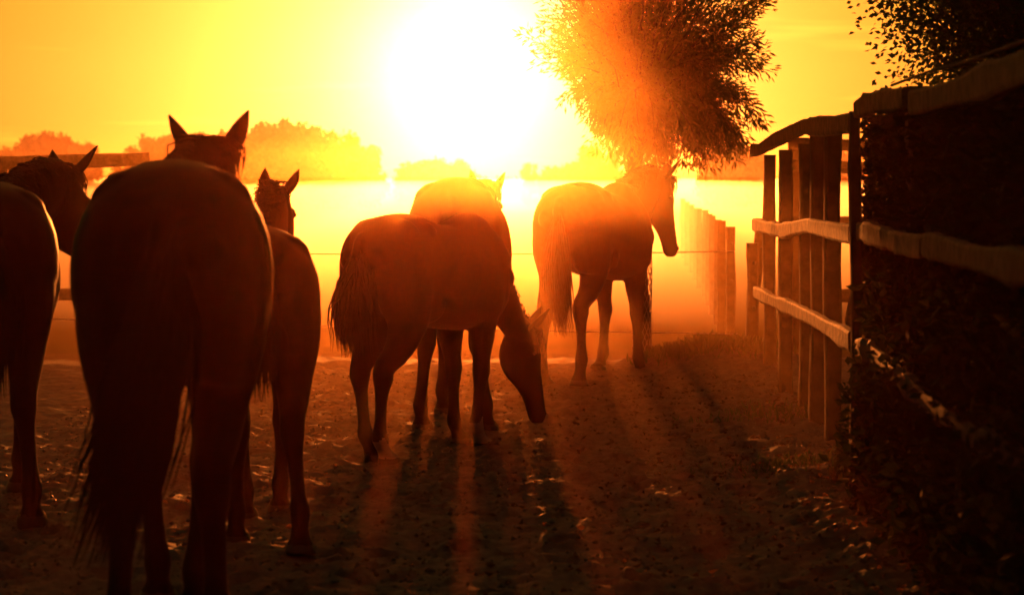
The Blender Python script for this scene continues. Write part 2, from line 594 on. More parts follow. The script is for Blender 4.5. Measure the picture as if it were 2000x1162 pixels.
def ground_h(x, y):
    """Height of the ground: trodden sand in the paddock, a lip at its far end, a lower field beyond."""
    x, y = np.asarray(x, float), np.asarray(y, float)
    near = 1 - sstep(19, 26, y)
    big = .022 * vnoise(x * .7, y * .7, 1) + .014 * vnoise(x * 1.9, y * 1.9, 2)
    mid = .010 * vnoise(x * 4.3, y * 4.3, 3) + .011 * vnoise(x * 9.1, y * 9.1, 4)
    r = vnoise(x * 13 + 3.1, y * 13, 5)
    fine = .009 * r + .024 * np.clip(vnoise(x * 19, y * 19, 6), .25, 1) + .013 * np.clip(vnoise(x * 37, y * 33, 7), .1, 1) + .004 * vnoise(x * 43, y * 37, 17)
    h = (big + mid + fine) * near
    for hx_, hy_, ha_ in PRINTS if x.size > 1 else ():   # hoof prints: an oval dent with a pushed-up rim
        sel = (np.abs(x - hx_) < .16) & (np.abs(y - hy_) < .16)
        if sel.any():
            ax_, ay_ = x[sel] - hx_, y[sel] - hy_
            u_, v_ = ax_ * math.cos(ha_) + ay_ * math.sin(ha_), -ax_ * math.sin(ha_) + ay_ * math.cos(ha_)
            r_ = np.sqrt((u_ / .062) ** 2 + (v_ / .052) ** 2)
            h[sel] += -.030 * (1 - sstep(.7, 1.05, r_)) + .016 * np.exp(-((r_ - 1.3) / .28) ** 2)
    h = h - .14 * sstep(18.1, 23, y) + .02 * np.exp(-((y - 17.9) / .7) ** 2)
    h += .17 * np.exp(-((x - 1.55) / .62) ** 2 - ((y - 18.7) / .65) ** 2)            # grassy mound by the fence corner
    h += .05 * sstep(1.0, 1.6, x) * (1 - sstep(19, 22, y))                              # bank under the board fence
    h += .15 * vnoise(x * .03, y * .03, 8) * sstep(30, 60, y)
    return h


def axis(fine0, fine1, step, lo, hi, grow=1.16):
    a = list(np.arange(fine0, fine1, step))
    s, v = step, a[-1]
    while v < hi:
        s *= grow
        v += s
        a.append(v)
    s, v = step, fine0
    while v > lo:
        s *= grow
        v -= s
        a.insert(0, v)
    return np.array(a)


xs = axis(-2.7, 2.3, .022, -420, 420)
ys = axis(7.6, 19.2, .026, -40, 900)
gx, gy = np.meshgrid(xs, ys)
gz = ground_h(gx, gy)
nx, ny = len(xs), len(ys)
idx = np.arange(nx * ny).reshape(ny, nx)
gme = mesh_np('ground', np.stack([gx, gy, gz], -1).reshape(-1, 3),
              np.stack([idx[:-1, :-1], idx[:-1, 1:], idx[1:, 1:], idx[1:, :-1]], -1).reshape(-1, 4), True)
ground = tag(link('ground', gme, None, [M['sand']]), kind='structure')


def gh(x, y):
    return float(ground_h(x, y))


# ---------------------------------------------------------------- trees and leaves
def leaf_mesh(name, pos, direc, length, width, rng, curl=.15):
    """One folded diamond leaf (two triangles sharing the midrib) at each pos along direc."""
    n = len(pos)
    d = direc / np.linalg.norm(direc, axis=1, keepdims=True)
    r = rng.normal(size=(n, 3))
    s = np.cross(d, r)
    s /= np.linalg.norm(s, axis=1, keepdims=True) + 1e-9
    u = np.cross(s, d)
    L = length * rng.uniform(.6, 1.2, (n, 1))
    W = width * rng.uniform(.7, 1.2, (n, 1))
    a = pos
    b = pos + d * L * .45 + s * W * .5 + u * L * curl * .5
    c = pos + d * L + u * L * rng.uniform(-curl, curl, (n, 1))
    e = pos + d * L * .45 - s * W * .5 + u * L * curl * .5
    V = np.stack([a, b, c, e], 1).reshape(-1, 3)
    i = np.arange(n)[:, None] * 4
    F = np.concatenate([i + [[0, 1, 2]], i + [[0, 2, 3]]], 0)
    return mesh_np(name, V, F)


def tube(bm, pts, radii, nseg=6):
    loft(bm, [(p, r, r) for p, r in zip(pts, radii)], (.31, .22, .93) if abs((Vector(pts[-1]) - Vector(pts[0])).normalized().z) < .8 else (.9, .3, .1), nseg)


def to_mesh(bm, name, smooth=True):
    bmesh.ops.recalc_face_normals(bm, faces=bm.faces)
    if smooth:
        for f in bm.faces:
            f.smooth = True
    me = bpy.data.meshes.new(name)
    bm.to_mesh(me)
    bm.free()
    return me
# ---------------------------------------------------------------- distant trees in the mist
def far_tree(px, top, half, d, label, seed):
    rng = np.random.default_rng(seed)
    c = PX(px, HZ, d)
    base = gh(c.x, d)
    H = EYE + (HZ - top) / FPX * d - base
    R = half / FPX * d
    root = empty('far_tree', (c.x, d, base), 0, label=label, cat='tree', group='trees in the mist across the field')
    bm = bmesh.new()
    tube(bm, [(0, 0, -.2), (.05, 0, H * .25), (-.03, .04, H * .55)], [R * .09 + .06, R * .07 + .04, .04], 8)
    for k in range(5):
        a = TAU * k / 5 + seed
        tube(bm, [(0, 0, H * .28), (math.cos(a) * R * .35, math.sin(a) * R * .35, H * .55), (math.cos(a) * R * .6, math.sin(a) * R * .6, H * .75)], [.05, .035, .015], 5)
    link('trunk', to_mesh(bm, 'trunk'), root, [M['bark']])
    nc = 52
    cc, cr = [], []
    for i in range(nc):
        t = rng.uniform(.06, .92)
        w = R * .80 * math.sqrt(max(.1, 1 - abs((t - .45) / .58) ** 2.2))
        a = rng.uniform(0, TAU)
        q = math.sqrt(rng.uniform(0, 1))
        cc.append((math.cos(a) * w * q, math.sin(a) * w * q, H * t * .97))
        cr.append(rng.uniform(.18, .34) * min(R, H * .75))
    pos = []
    for (x, y, z), r in zip(cc, cr):
        v = rng.normal(size=(110, 3))
        v /= np.linalg.norm(v, axis=1, keepdims=True)
        pos.append(np.array([x, y, z]) + v * r * rng.uniform(.35, 1.08, (110, 1)))
    pos = np.concatenate(pos)
    pos[:, 2] = np.minimum(pos[:, 2], H)
    link('crown', leaf_mesh('crown', pos, rng.normal(size=pos.shape), R * .16, R * .11, rng, .3), root, [M['far']])


FAR = [  # photo column, photo row of the top, half width in photo pixels, distance
    (28, 284, 44, 205, 'low misty tree at the left edge, beyond the plank fence'),
    (98, 257, 62, 198, 'rounded misty tree above the head of the leftmost horse'),
    (160, 274, 36, 214, 'small misty tree just right of the rounded one at far left'),
    (262, 284, 36, 214, 'low misty tree above the end of the plank fence'),
    (322, 266, 56, 206, 'misty tree just left of the nearest horse\'s left ear'),
    (398, 262, 52, 214, 'misty tree between the ears of the nearest horse'),
    (472, 254, 62, 200, 'misty tree behind the right ear of the nearest horse'),
    (560, 246, 78, 196, 'largest and tallest of the misty trees on the horizon'),
    (642, 258, 66, 204, 'misty tree on the right shoulder of the tallest one'),
    (706, 286, 48, 214, 'misty tree where the big clump slopes down towards the sun'),
    (826, 319, 48, 236, 'low pale tree on the horizon below and left of the sun'),
    (882, 306, 38, 232, 'pale tree on the horizon right below the sun'),
    (1034, 313, 17, 240, 'tiny pale tree standing alone on the horizon under the sun'),
    (1098, 320, 40, 240, 'low pale bush on the horizon left of the willow'),
    (1168, 286, 48, 220, 'misty tree half hidden by the left side of the willow'),
    (1415, 287, 50, 205, 'misty tree between the willow and the board fence'),
    (1462, 300, 40, 212, 'misty tree right beside the end of the board fence'),
    (1610, 300, 60, 212, 'misty tree seen through the gap in the board fence'),
]
for i, (px, top, half, d, lab) in enumerate(FAR):
    far_tree(px, top, half * 1.3, d * .60, lab, 11 + i)

# low hedgerow that closes the field
rng = np.random.default_rng(5)
n = 15000
hx = rng.uniform(-125, 125, n)
hz = rng.uniform(0, 1, n) ** .8 * (1.75 + .55 * vnoise(hx * .11, hx * 0 + 2, 9) + .3 * vnoise(hx * .5, hx * 0, 10))
pos = np.stack([hx, 252 + rng.uniform(-2, 2, n), hz - .5], -1)
tag(link('hedgerow', leaf_mesh('hedgerow', pos, rng.normal(size=pos.shape), .8, .5, rng, .3), None, [M['far']]),
    'faint hedgerow along the far edge of the misty field', 'hedgerow', kind='stuff')


# ---------------------------------------------------------------- willow behind the walking horse
def willow():
    rng = np.random.default_rng(3)
    rr = random.Random(3)
    b = PX(1254, 0, 19.0)
    gz0 = gh(b.x, 19.0)
    root = empty('willow_tree', (b.x, 19.0, gz0), 0, label='dense willow with a narrow trunk wrapped in wire netting, against the sun', cat='tree')
    top = EYE - gz0
    bm = bmesh.new()
    loft(bm, densify([((0, 0, -.15), .105, .10), ((.0, 0, .1), .075, .075), ((-.02, .01, .7), .062, .064), ((-.05, 0, top), .060, .060), ((-.06, 0, top + .35), .085, .085), ((-.05, 0, top + .6), .05, .05)], 5), (0, 1, 0), 14)
    for v in bm.verts:
        a = math.atan2(v.co.y, v.co.x)
        v.co.x += .006 * math.sin(a * 5 + v.co.z * 4)
        v.co.y += .006 * math.cos(a * 4 + v.co.z * 5)
    link('trunk', to_mesh(bm, 'trunk'), root, [M['bark']])
    # netting guard round the lower trunk
    bm = bmesh.new()
    R = .076
    for k in range(14):
        for s in (-1, 1):
            pts = []
            for j in range(23):
                z = .02 + .95 * j / 22
                a = TAU * k / 14 + s * z * 5.2
                wob = 1 + .05 * math.sin(z * 9 + 2)
                pts.append((math.cos(a) * R * wob, math.sin(a) * R * wob, z))
            tube(bm, pts, [.0028] * 23, 3)
    link('wire_guard', to_mesh(bm, 'wire_guard', False), root, [M['wire']])
    # crown: rods from the head of the trunk, leaves along each rod
    bm = bmesh.new()
    C = Vector((.11, 0, top + 1.42))
    A, B = 1.0, 1.5
    leaves, dirs = [], []
    nrod = 420
    for i in range(nrod):
        start = Vector((-.05, 0, top + .2 + .35 * rr.random())) + Vector((rr.uniform(-.05, .05), rr.uniform(-.05, .05), 0))
        v = Vector((rr.gauss(0, 1), rr.gauss(0, 1), rr.gauss(0, 1))).normalized()
        if v.z < -.86 and i % 4:
            continue
        skirt = i % 4 == 0
        e = rr.uniform(.80, 1.0) if rr.random() < .8 else rr.uniform(1.0, 1.13)
        sx = A * (1.0 + .12 * min(0, v.z))
        end = C + Vector((v.x * sx * e, v.y * A * e, v.z * (B if v.z > 0 else 1.58) * e))
        mid = start.lerp(end, .5) + Vector((0, 0, .22 if v.z > -.3 else .38))
        pts = [bez(start, start.lerp(mid, .6), mid, end, j / 7) + Vector((rr.gauss(0, .012), rr.gauss(0, .012), rr.gauss(0, .012))) * (j > 0) for j in range(8)]
        if skirt:  # outer rods that arch over and hang
            a = rr.uniform(0, TAU)
            q = rr.uniform(.30, .80)
            end = Vector((.16 + math.cos(a) * q * (1.0 if math.cos(a) > 0 else .75), math.sin(a) * q, top + rr.uniform(.02, .34) + .45 * max(0, q - .45)))
            mid = start.lerp(end, .55) + Vector((0, 0, .42))
            pts = [bez(start, start.lerp(mid, .7), mid + (end - start) * .25, end, j / 7) + Vector((rr.gauss(0, .012), rr.gauss(0, .012), 0)) * (j > 0) for j in range(8)]
        tube(bm, pts, [.010 - .0012 * j for j in range(8)], 4)
        nl = 165
        for k in range(nl):
            t = 7 * (.22 + .78 * rr.random() ** .75)
            j = min(int(t), 6)
            p = pts[j].lerp(pts[j + 1], t - j)
            tg = (pts[j + 1] - pts[j]).normalized()
            # short side twigs
            off = Vector((rr.gauss(0, 1), rr.gauss(0, 1), rr.gauss(0, 1)))
            off = (off - tg * off.dot(tg) * .6).normalized()
            r = rr.random() ** 1.3 * .15 * (1 - .45 * t / 7)
            leaves.append(p + off * r)
            dirs.append(off * .8 + tg * .9 + Vector((0, 0, -.25)))
    link('branches', to_mesh(bm, 'branches'), root, [M['bark']])
    rg = np.random.default_rng(8)
    link('crown', leaf_mesh('crown', np.array(leaves), np.array(dirs) + rg.normal(0, .25, (len(dirs), 3)), .070, .017, rg, .12), root, [M['willow']])


willow()


# ---------------------------------------------------------------- dark tree over the board fence and the hedge
def bushy(name, centre, rad, nclump, nleaf, ll, lw, material, seed, label, cat, trunk_z):
    rg = np.random.default_rng(seed)
    rr = random.Random(seed)
    c = Vector(centre)
    g = gh(c.x, c.y)
    root = empty(name, (c.x, c.y, g), 0, label=label, cat=cat)
    bm = bmesh.new()
    tube(bm, [(0, 0, -.15), (.03, .02, trunk_z * .5), (0, 0, trunk_z)], [.11, .085, .06], 9)
    P, D = [], []
    for i in range(nclump):
        v = rg.normal(size=3)
        v /= np.linalg.norm(v)
        q = rg.uniform(.45, 1.0) ** .5
        p = Vector((v[0] * rad[0] * q, v[1] * rad[1] * q, c.z - g + v[2] * rad[2] * q))
        st = Vector((0, 0, trunk_z * rr.uniform(.6, 1)))
        mid = st.lerp(p, .55) + Vector((0, 0, .15))
        tube(bm, [st, mid, p], [.02, .011, .003], 4)
        m = nleaf
        off = rg.normal(size=(m, 3)) * np.array([.12, .12, .09])
        P.append(np.array(p) + off)
        D.append(off + rg.normal(0, .08, (m, 3)))
    link('trunk', to_mesh(bm, 'trunk'), root, [M['bark']])
    link('crown', leaf_mesh('crown', np.concatenate(P), np.concatenate(D), ll, lw, rg, .2), root, [material])


bushy('leafy_tree', (2.75, 11.3, 2.62), (.98, 1.1, 1.05), 620, 150, .034, .020, M['leaf'], 21, 'dark leafy tree rising behind the board fence at the upper right', 'tree', 1.9)


def hedge():
    rg = np.random.default_rng(33)
    root = empty('hedge', (2.15, 8.4, gh(2.15, 8.4)), 0, label='dense dark overgrown hedge filling the near board fence at the right', cat='hedge')
    n = 46000
    y = rg.uniform(4.3, 11.7, n)
    z = rg.uniform(0, 1.72, n) ** 1.0
    front = 1.24 + .038 * y + .06 * vnoise(y * 1.7, z * 2.0, 41) - .16 * (1 - sstep(.1, .62, z)) * (.5 + .5 * vnoise(y * 2.3, z * 3, 42))
    depth = np.abs(rg.normal(0, .16, n))
    x = front + depth
    pos = np.stack([x - 2.15, y - 8.4, z + rg.normal(0, .02, n)], -1)
    d = np.stack([-np.abs(rg.normal(.7, .5, n)), rg.normal(0, .7, n), rg.normal(.1, .7, n)], -1)
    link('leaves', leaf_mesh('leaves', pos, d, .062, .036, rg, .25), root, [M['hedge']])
    cl = []
    for i in range(120):
        yy = rg.uniform(4.6, 10.8)
        zz = rg.choice([rg.uniform(.45, .95), rg.uniform(.05, .6), rg.uniform(.9, 1.85)], p=[.28, .72, .0])
        m = int(rg.integers(20, 60))
        cl.append(np.array([1.2 + .038 * yy - rg.uniform(.02, .10), yy, zz]) + rg.normal(0, 1, (m, 3)) * np.array([.035, .10, .06]))
    cl = np.concatenate(cl)
    cl[:, 2] = np.maximum(cl[:, 2], .02)
    dd = rg.normal(0, .6, cl.shape) + np.array([-.4, 0, .2])
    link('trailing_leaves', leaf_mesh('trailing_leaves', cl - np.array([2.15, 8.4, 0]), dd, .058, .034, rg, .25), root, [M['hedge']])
    # woody core
    bm = bmesh.new()
    rr = random.Random(4)
    for i in range(130):
        yy = rr.uniform(4.3, 11.6)
        xx = 1.62 + .038 * yy + rr.uniform(.0, .55)
        h = rr.uniform(1.1, 1.65)
        tube(bm, [(xx - 2.15, yy - 8.4, -.05), (xx - 2.15 + rr.uniform(-.1, .1), yy - 8.4 + rr.uniform(-.15, .15), h * .5), (xx - 2.15 + rr.uniform(-.2, .15), yy - 8.4 + rr.uniform(-.3, .3), h)], [.018, .012, .004], 5)
    link('stems', to_mesh(bm, 'stems'), root, [M['bark']])
    n = 14000
    y = rg.uniform(4.2, 11.65, n)
    pos = np.stack([1.75 + .038 * y + rg.uniform(0, .5, n) - 2.15, y - 8.4, rg.uniform(0, 1.66, n)], -1)
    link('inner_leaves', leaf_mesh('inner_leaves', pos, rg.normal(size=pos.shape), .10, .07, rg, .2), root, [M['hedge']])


hedge()


# ---------------------------------------------------------------- fences
def rough_bar(pts, w, h, rng, nseg=26, wob=.006, knots=3):
    """A hewn bar through pts (ends included) with uneven edges; w across, h upright."""
    pts = [Vector(p) for p in pts]
    bm = bmesh.new()
    rings = []
    kn = [(rng.random(), rng.uniform(.004, .011), rng.uniform(.02, .05)) for _ in range(knots)]
    ph = [rng.uniform(0, 9) for _ in range(6)]
    L = len(pts) - 1
    for i in range(nseg + 1):
        t = i / nseg
        q = min(t * L, L - 1e-6)
        j = int(q)
        c = pts[j].lerp(pts[j + 1], q - j)
        tg = (pts[-1] - pts[0]).normalized()
        up = Vector((0, 0, 1)) if abs(tg.z) < .8 else Vector((0, 1, 0))
        sd = tg.cross(up).normalized()
        up = sd.cross(tg).normalized()
        bl = sum(a * math.exp(-((t - k) / s) ** 2) for k, a, s in kn)
        c = c + up * (wob * 1.6 * math.sin(t * 5 + ph[0])) + sd * (wob * math.sin(t * 7 + ph[1]))
        hh = h / 2 * (1 + .07 * math.sin(t * 13 + ph[2])) + bl
        ww = w / 2 * (1 + .08 * math.sin(t * 11 + ph[3])) + bl * .6
        ring = []
        for a, b in ((-1, -.72), (-.7, -1), (.7, -1), (1, -.72), (1, .72), (.7, 1), (-.7, 1), (-1, .72)):
            ring.append(bm.verts.new(c + sd * (a * ww + rng.uniform(-1, 1) * wob * .16) + up * (b * hh + rng.uniform(-1, 1) * wob * .28)))
        rings.append(ring)
    for a, b in zip(rings, rings[1:]):
        for k in range(8):
            bm.faces.new((a[k], a[(k + 1) % 8], b[(k + 1) % 8], b[k]))
    bm.faces.new(rings[0])
    bm.faces.new(rings[-1])
    return to_mesh(bm, 'bar', False)


def board_fence():
    rng = random.Random(12)
    fx = lambda y: 1.2 + .038 * y
    root = empty('board_fence', (fx(11.5), 11.5, gh(fx(11.5), 11.5)), 0, label='weathered plank and post fence running along the right side', cat='fence')
    O = Vector(root.location)

    def add(name, me, m):
        o = link(name, me, root, [M[m]])
        return o
    for y, top, w, xo in ((17.9, 1.66, .088, -.01), (16.25, 1.68, .09, -.01), (14.75, 1.70, .09, -.005), (13.9, 1.74, .10, .0), (13.15, 1.77, .09, .01),
                          (10.9, 1.795, .05, -.103), (9.9, 1.87, .12, .06), (8.35, 1.87, .13, .06), (6.8, 1.87, .13, .06), (5.3, 1.87, .13, .06)):
        x = fx(y) + xo + .045
        g = gh(x, y)
        add('post', rough_bar([Vector((x, y, g - .2)) - O, Vector((x + rng.uniform(-.012, .012), y, .9)) - O, Vector((x, y, top)) - O], w, w, rng, 14, .004, 1), 'post')
    X = lambda y: fx(y) - .052
    top = [(18.35, 1.70), (17.6, 1.69), (16.4, 1.725), (15.0, 1.757), (13.7, 1.785), (12.9, 1.775), (11.02, 1.755)]
    mid = [(18.3, 1.13), (16.4, 1.135), (15.35, 1.15), (13.6, 1.235), (11.02, 1.245)]
    low = [(18.1, .62), (16.2, .66), (14.6, .705), (13.2, .735), (11.02, .745)]
    for line, h in ((top, .088), (mid, .086), (low, .080)):
        add('rail', rough_bar([Vector((X(y), y, z)) - O for y, z in line], .042, h, rng, 60, .0075, 5), 'wood')
    for ys_, zs_, h in (((10.78, 10.0, 9.05), (1.79, 1.82, 1.80), .125), ((8.95, 7.5, 6.2, 5.0), (1.775, 1.785, 1.80, 1.80), .13),
                        ((10.78, 9.8, 8.6), (1.245, 1.255, 1.25), .12), ((8.55, 7.2, 5.0), (1.25, 1.26, 1.26), .12),
                        ((10.78, 9.4, 8.0), (.745, .72, .71), .10), ((7.95, 6.5, 5.0), (.715, .72, .72), .10)):
        add('rail', rough_bar([Vector((X(y), y, z)) - O for y, z in zip(ys_, zs_)], .042, h * .68, rng, 40, .006, 4), 'wood')
    bm = bmesh.new()
    tube(bm, [Vector((X(y) + .06, y, 1.885 + .004 * math.sin(y * 3))) - O for y in (10.1, 9, 8, 7, 6, 5)], [.006] * 6, 6)
    add('guard_rope', to_mesh(bm, 'guard_rope'), 'post')
    # slanting brace inside the gap
    add('brace', rough_bar([Vector((fx(12.7) + .10, 12.75, .72)) - O, Vector((fx(11.9) + .12, 12.1, 1.19)) - O], .03, .05, rng, 8, .003, 0), 'wood')


board_fence()


def cross_fence():
    """Second fence behind, running off to the right."""
    rng = random.Random(5)
    a, b = PX(1540, HZ, 21.0), PX(2080, HZ, 21.6)
    root = empty('paddock_fence', (a.x, 21.0, gh(a.x, 21.0)), 0, label='far plank fence glimpsed through the gap behind the board fence', cat='fence')
    O = Vector(root.location)
    for z0, z1 in ((1.78, 1.76), (1.60, 1.53), (1.10, 1.10), (.45, .45)):
        link('rail', rough_bar([Vector((a.x, 21, z0)) - O, Vector((b.x, 21.6, z1)) - O], .03, .11, rng, 14, .004, 1), root, [M['wood']])
    for px in (1560, 1720, 1880, 2040):
        c = PX(px, HZ, 21.15)
        link('post', rough_bar([Vector((c.x, 21.25, gh(c.x, 21.25) - .2)) - O, Vector((c.x, 21.25, 1.8)) - O], .11, .11, rng, 8, .004, 1), root, [M['post']])


cross_fence()


def plank_fence():
    rng = random.Random(9)
    a, b = PX(-260, HZ, 20.6), PX(291, HZ, 20.0)
    root = empty('plank_fence', (b.x, 20.0, gh(b.x, 20.0)), 0, label='plank fence behind the horses at the left edge', cat='fence')
    O = Vector(root.location)
    for z0, z1, h in ((1.60, 1.642, .115), (1.08, 1.09, .11), (.50, .52, .10)):
        link('rail', rough_bar([Vector((a.x, 20.6, z0)) - O, Vector((b.x, 20.0, z1)) - O], .035, h, rng, 26, .005, 2), root, [M['wood']])
    for px in (272, 0, -240):
        d = 20.06 if px > 200 else 20.4
        c = PX(px, HZ, d + .1)
        link('post', rough_bar([Vector((c.x, d + .1, gh(c.x, d) - .2)) - O, Vector((c.x, d + .1, 1.58)) - O], .11, .11, rng, 8, .004, 1), root, [M['post']])


plank_fence()

# wire fence: corner posts, a receding line of posts and two wires across the field side
rng = random.Random(2)
corner = None
POSTS = [(1471, 475, 19.7, .09, .02, 'short square fence post nearest the end of the board fence'),
         (1440, 447, 20.3, .10, -.10, 'leaning fence post holding the two wires, second from the board fence')]
LINE = []
for k in range(12):
    q = k / 11
    d = 23.2 * (50.0 / 23.2) ** q
    LINE.append((1000 + FPX * (.857 + .0532 * d) / d + rng.uniform(-2, 2), 345 + .47 * FPX / d + rng.uniform(-3, 3), d))
ORD = ['third', 'fourth', 'fifth', 'sixth', 'seventh', 'eighth', 'ninth', 'tenth', 'eleventh', 'twelfth', 'thirteenth', 'fourteenth and farthest']
for k, (px, py, d) in enumerate(LINE):
    POSTS.append((px, py, d, .085, rng.uniform(-.02, .02), 'hazy fence post in the receding row, %s from the board fence' % ORD[k]))
for px, py, d, w, lean, lab in POSTS:
    t = PX(px, py, d)
    g = gh(t.x, d)
    root = empty('fence_post', (t.x - lean, d, g), 0, label=lab, cat='post', group='posts of the wire fence')
    link('shaft', rough_bar([(0, 0, -.3), (lean * -.35, 0, (t.z - g) * .5), (lean * -1.0, 0, t.z - g)] if lean < 0 else [(0, 0, -.3), (lean, 0, t.z - g)], w, w, rng, 12, .004, 1), root, [M['post']])
    bm = bmesh.new()
    bm.free()
    for zz in (.16, .52) if d < 24 else ():
        bm = bmesh.new()
        tube(bm, [(abs(lean), -w / 2 + .005, t.z - g - zz), (abs(lean), -w / 2 - .045, t.z - g - zz)], [.013, .018], 8)
        link('insulator', to_mesh(bm, 'insulator'), root, [M['hoof']])


def wire(name, p0, p1, sag, label):
    bm = bmesh.new()
    pts = []
    for j in range(25):
        t = j / 24
        q = p0.lerp(p1, t)
        pts.append(q - Vector((0, 0, sag * 4 * t * (1 - t))) - p0)
    tube(bm, pts, [.0052] * 25, 5)
    o = link(name, to_mesh(bm, name), None, [M['wire']])
    o.location = p0
    tag(o, label, 'wire')


wire('fence_wire', PX(1436, 491, 20.22), PX(-300, 478, 20.9), .05, 'upper of the two thin wires stretched across behind the horses')
wire('fence_wire', PX(1440, 652, 20.22), PX(-300, 610, 20.9), .02, 'lower of the two thin wires stretched across behind the horses')
# ---------------------------------------------------------------- the horses
XS = .93  # trunk a little shorter than the master proportions


def horse(p, X, d, heading, s, coat, label):
    root = empty('horse', (X, d, gh(X, d) if 'z' not in p else p['z']), math.radians(heading), label=label, cat='horse', group='horses walking out to the misty field')
    body, mane, tail = build_horse(p)
    for me in (body, mane, tail):
        me.transform(Matrix.Diagonal((s * XS, s, s, 1)))
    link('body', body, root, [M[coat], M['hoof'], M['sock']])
    link('mane', mane, root, [M['hair']])
    link('tail', tail, root, [M['hair']])


# nearest horse, seen from behind
horse(dict(seed=1, girth=1.04, poll=(1.14, -.105, 1.56), head_yaw=-14, head_pitch=-52, head=.62, ear=1.08, ear_l=(-.1, .85, 60), ear_r=(-.1, .55, 0), arch=.10, mane_side=-1, mane=.2,
           hl=dict(dx=-.10, y=.02), hr=dict(dx=.05, y=.0), fl=dict(dx=.02, y=-.06), fr=dict(dx=-.20, y=.06),
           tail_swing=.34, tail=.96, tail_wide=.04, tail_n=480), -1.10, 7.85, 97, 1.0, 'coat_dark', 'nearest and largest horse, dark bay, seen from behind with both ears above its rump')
# young horse just to its right
horse(dict(seed=2, girth=.98, poll=(1.05, -.085, 1.69), head_yaw=-14, head_pitch=-55, head=.56, ear_l=(.1, .22, 40), ear_r=(.1, .42, 20), mane_side=1, mane=.12, mane_up=.3,
           hl=dict(dx=.16, y=-.02), hr=dict(dx=-.12, y=-.05, lift=.04), fl=dict(dx=-.1, y=-.05), fr=dict(dx=.18, y=.02), tail=.6, tail_n=200),
      -1.055, 10.08, 96, .835, 'coat_bay', 'young horse partly hidden by the right flank of the nearest horse')
# horse cut by the left edge
horse(dict(seed=3, girth=1.03, poll=(1.10, -.33, 1.555), head_yaw=-50, head_pitch=-58, head=.63, neck_deep=1.1, ear=1.15, ear_l=(.0, .95, 50), ear_r=(.1, .42, 10), mane_side=1, mane=.2, bend=-.12,
           hl=dict(dx=.15), hr=dict(dx=-.04, y=-.05), fl=dict(dx=-.1), fr=dict(dx=.15), tail=.75), -2.30, 10.65, 101, .94, 'coat_dark', 'horse cut off by the left edge, head turned right behind the nearest horse')
# grazing foal
horse(dict(seed=4, girth=.96, poll=(1.17, -.02, .745), head_yaw=-47, head_pitch=-80, head=.60, ear=1.1, ear_l=(-.35, .30, 20), ear_r=(-.25, .25, 20), arch=.05, mane_up=.92, mane=.055, mane_n=500, neck_deep=.82,
           hind_y=.10, hl=dict(dx=.06), hr=dict(dx=-.08), fl=dict(dx=.06, y=.02), fr=dict(dx=-.10, y=.0), tail=.66, tail_wide=.05, socks={1: .16, 3: .20}),
      -.42, 12.93, 58, .845, 'coat_bay', 'young horse grazing with its head down to the ground, white sock on a foreleg')
# horse behind it
horse(dict(seed=5, girth=.98, poll=(1.02, -.05, 1.42), head_yaw=-10, head_pitch=-35, head=.58, ear_l=(.05, .35, 40), ear_r=(.05, .65, 30), mane_side=-1, mane=.16,
           hl=dict(dx=-.02, y=.05), hr=dict(dx=-.02, y=-.07), fl=dict(dx=-.05, y=.04), fr=dict(dx=.12, y=.06), tail=.7),
      -.30, 14.6, 85.5, .965, 'coat_ches', 'horse standing behind the grazing one, its rounded rump and ears showing above it')
# horse at the sunlit end of the paddock
horse(dict(seed=6, z=-.02, girth=1.0, poll=(1.10, -.13, 1.575), head_yaw=-46, head_pitch=-80, head=.60, ear=1.1, ear_l=(-.45, .25, 20), ear_r=(-.4, .3, 10), mane_side=1, mane=.12, arch=.10,
           hl=dict(dx=-.14), hr=dict(dx=.06, y=.02, lift=.06), fl=dict(dx=.04, lift=.05), fr=dict(dx=.12), tail=.92, tail_wide=.035, tail_n=360, tail_swing=-.12),
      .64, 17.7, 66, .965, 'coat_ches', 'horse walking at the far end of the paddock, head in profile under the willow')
# ---------------------------------------------------------------- clods, leaf litter, tufts
rg = np.random.default_rng(77)


def scatter(n, x0, x1, y0, y1):
    x, y = rg.uniform(x0, x1, n), rg.uniform(y0, y1, n)
    return x, y, ground_h(x, y)


n = 22000
x, y, z = scatter(n, -2.8, 2.2, 7.8, 18.2)
r = .003 + .009 * rg.random(n) ** 2.5
octa = np.array([(1, 0, 0), (0, 1, 0), (-1, 0, 0), (0, -1, 0), (0, 0, 1), (0, 0, -1)], float)
of = np.array([(0, 1, 4), (1, 2, 4), (2, 3, 4), (3, 0, 4), (1, 0, 5), (2, 1, 5), (3, 2, 5), (0, 3, 5)])
V = octa[None] * r[:, None, None] * rg.uniform(.55, 1.4, (n, 6, 1)) * np.array([1.3, 1.3, .8])
an = rg.uniform(0, TAU, n)
ca, sa = np.cos(an)[:, None], np.sin(an)[:, None]
V = np.stack([V[..., 0] * ca - V[..., 1] * sa + x[:, None], V[..., 0] * sa + V[..., 1] * ca + y[:, None], V[..., 2] + (z + r * .35)[:, None]], -1)
F = (np.arange(n)[:, None, None] * 6 + of[None]).reshape(-1, 3)
tag(link('dirt_clods', mesh_np('dirt_clods', V.reshape(-1, 3), F), None, [M['clod']]), 'small dirt clods strewn over the trodden paddock sand', 'dirt', kind='stuff')

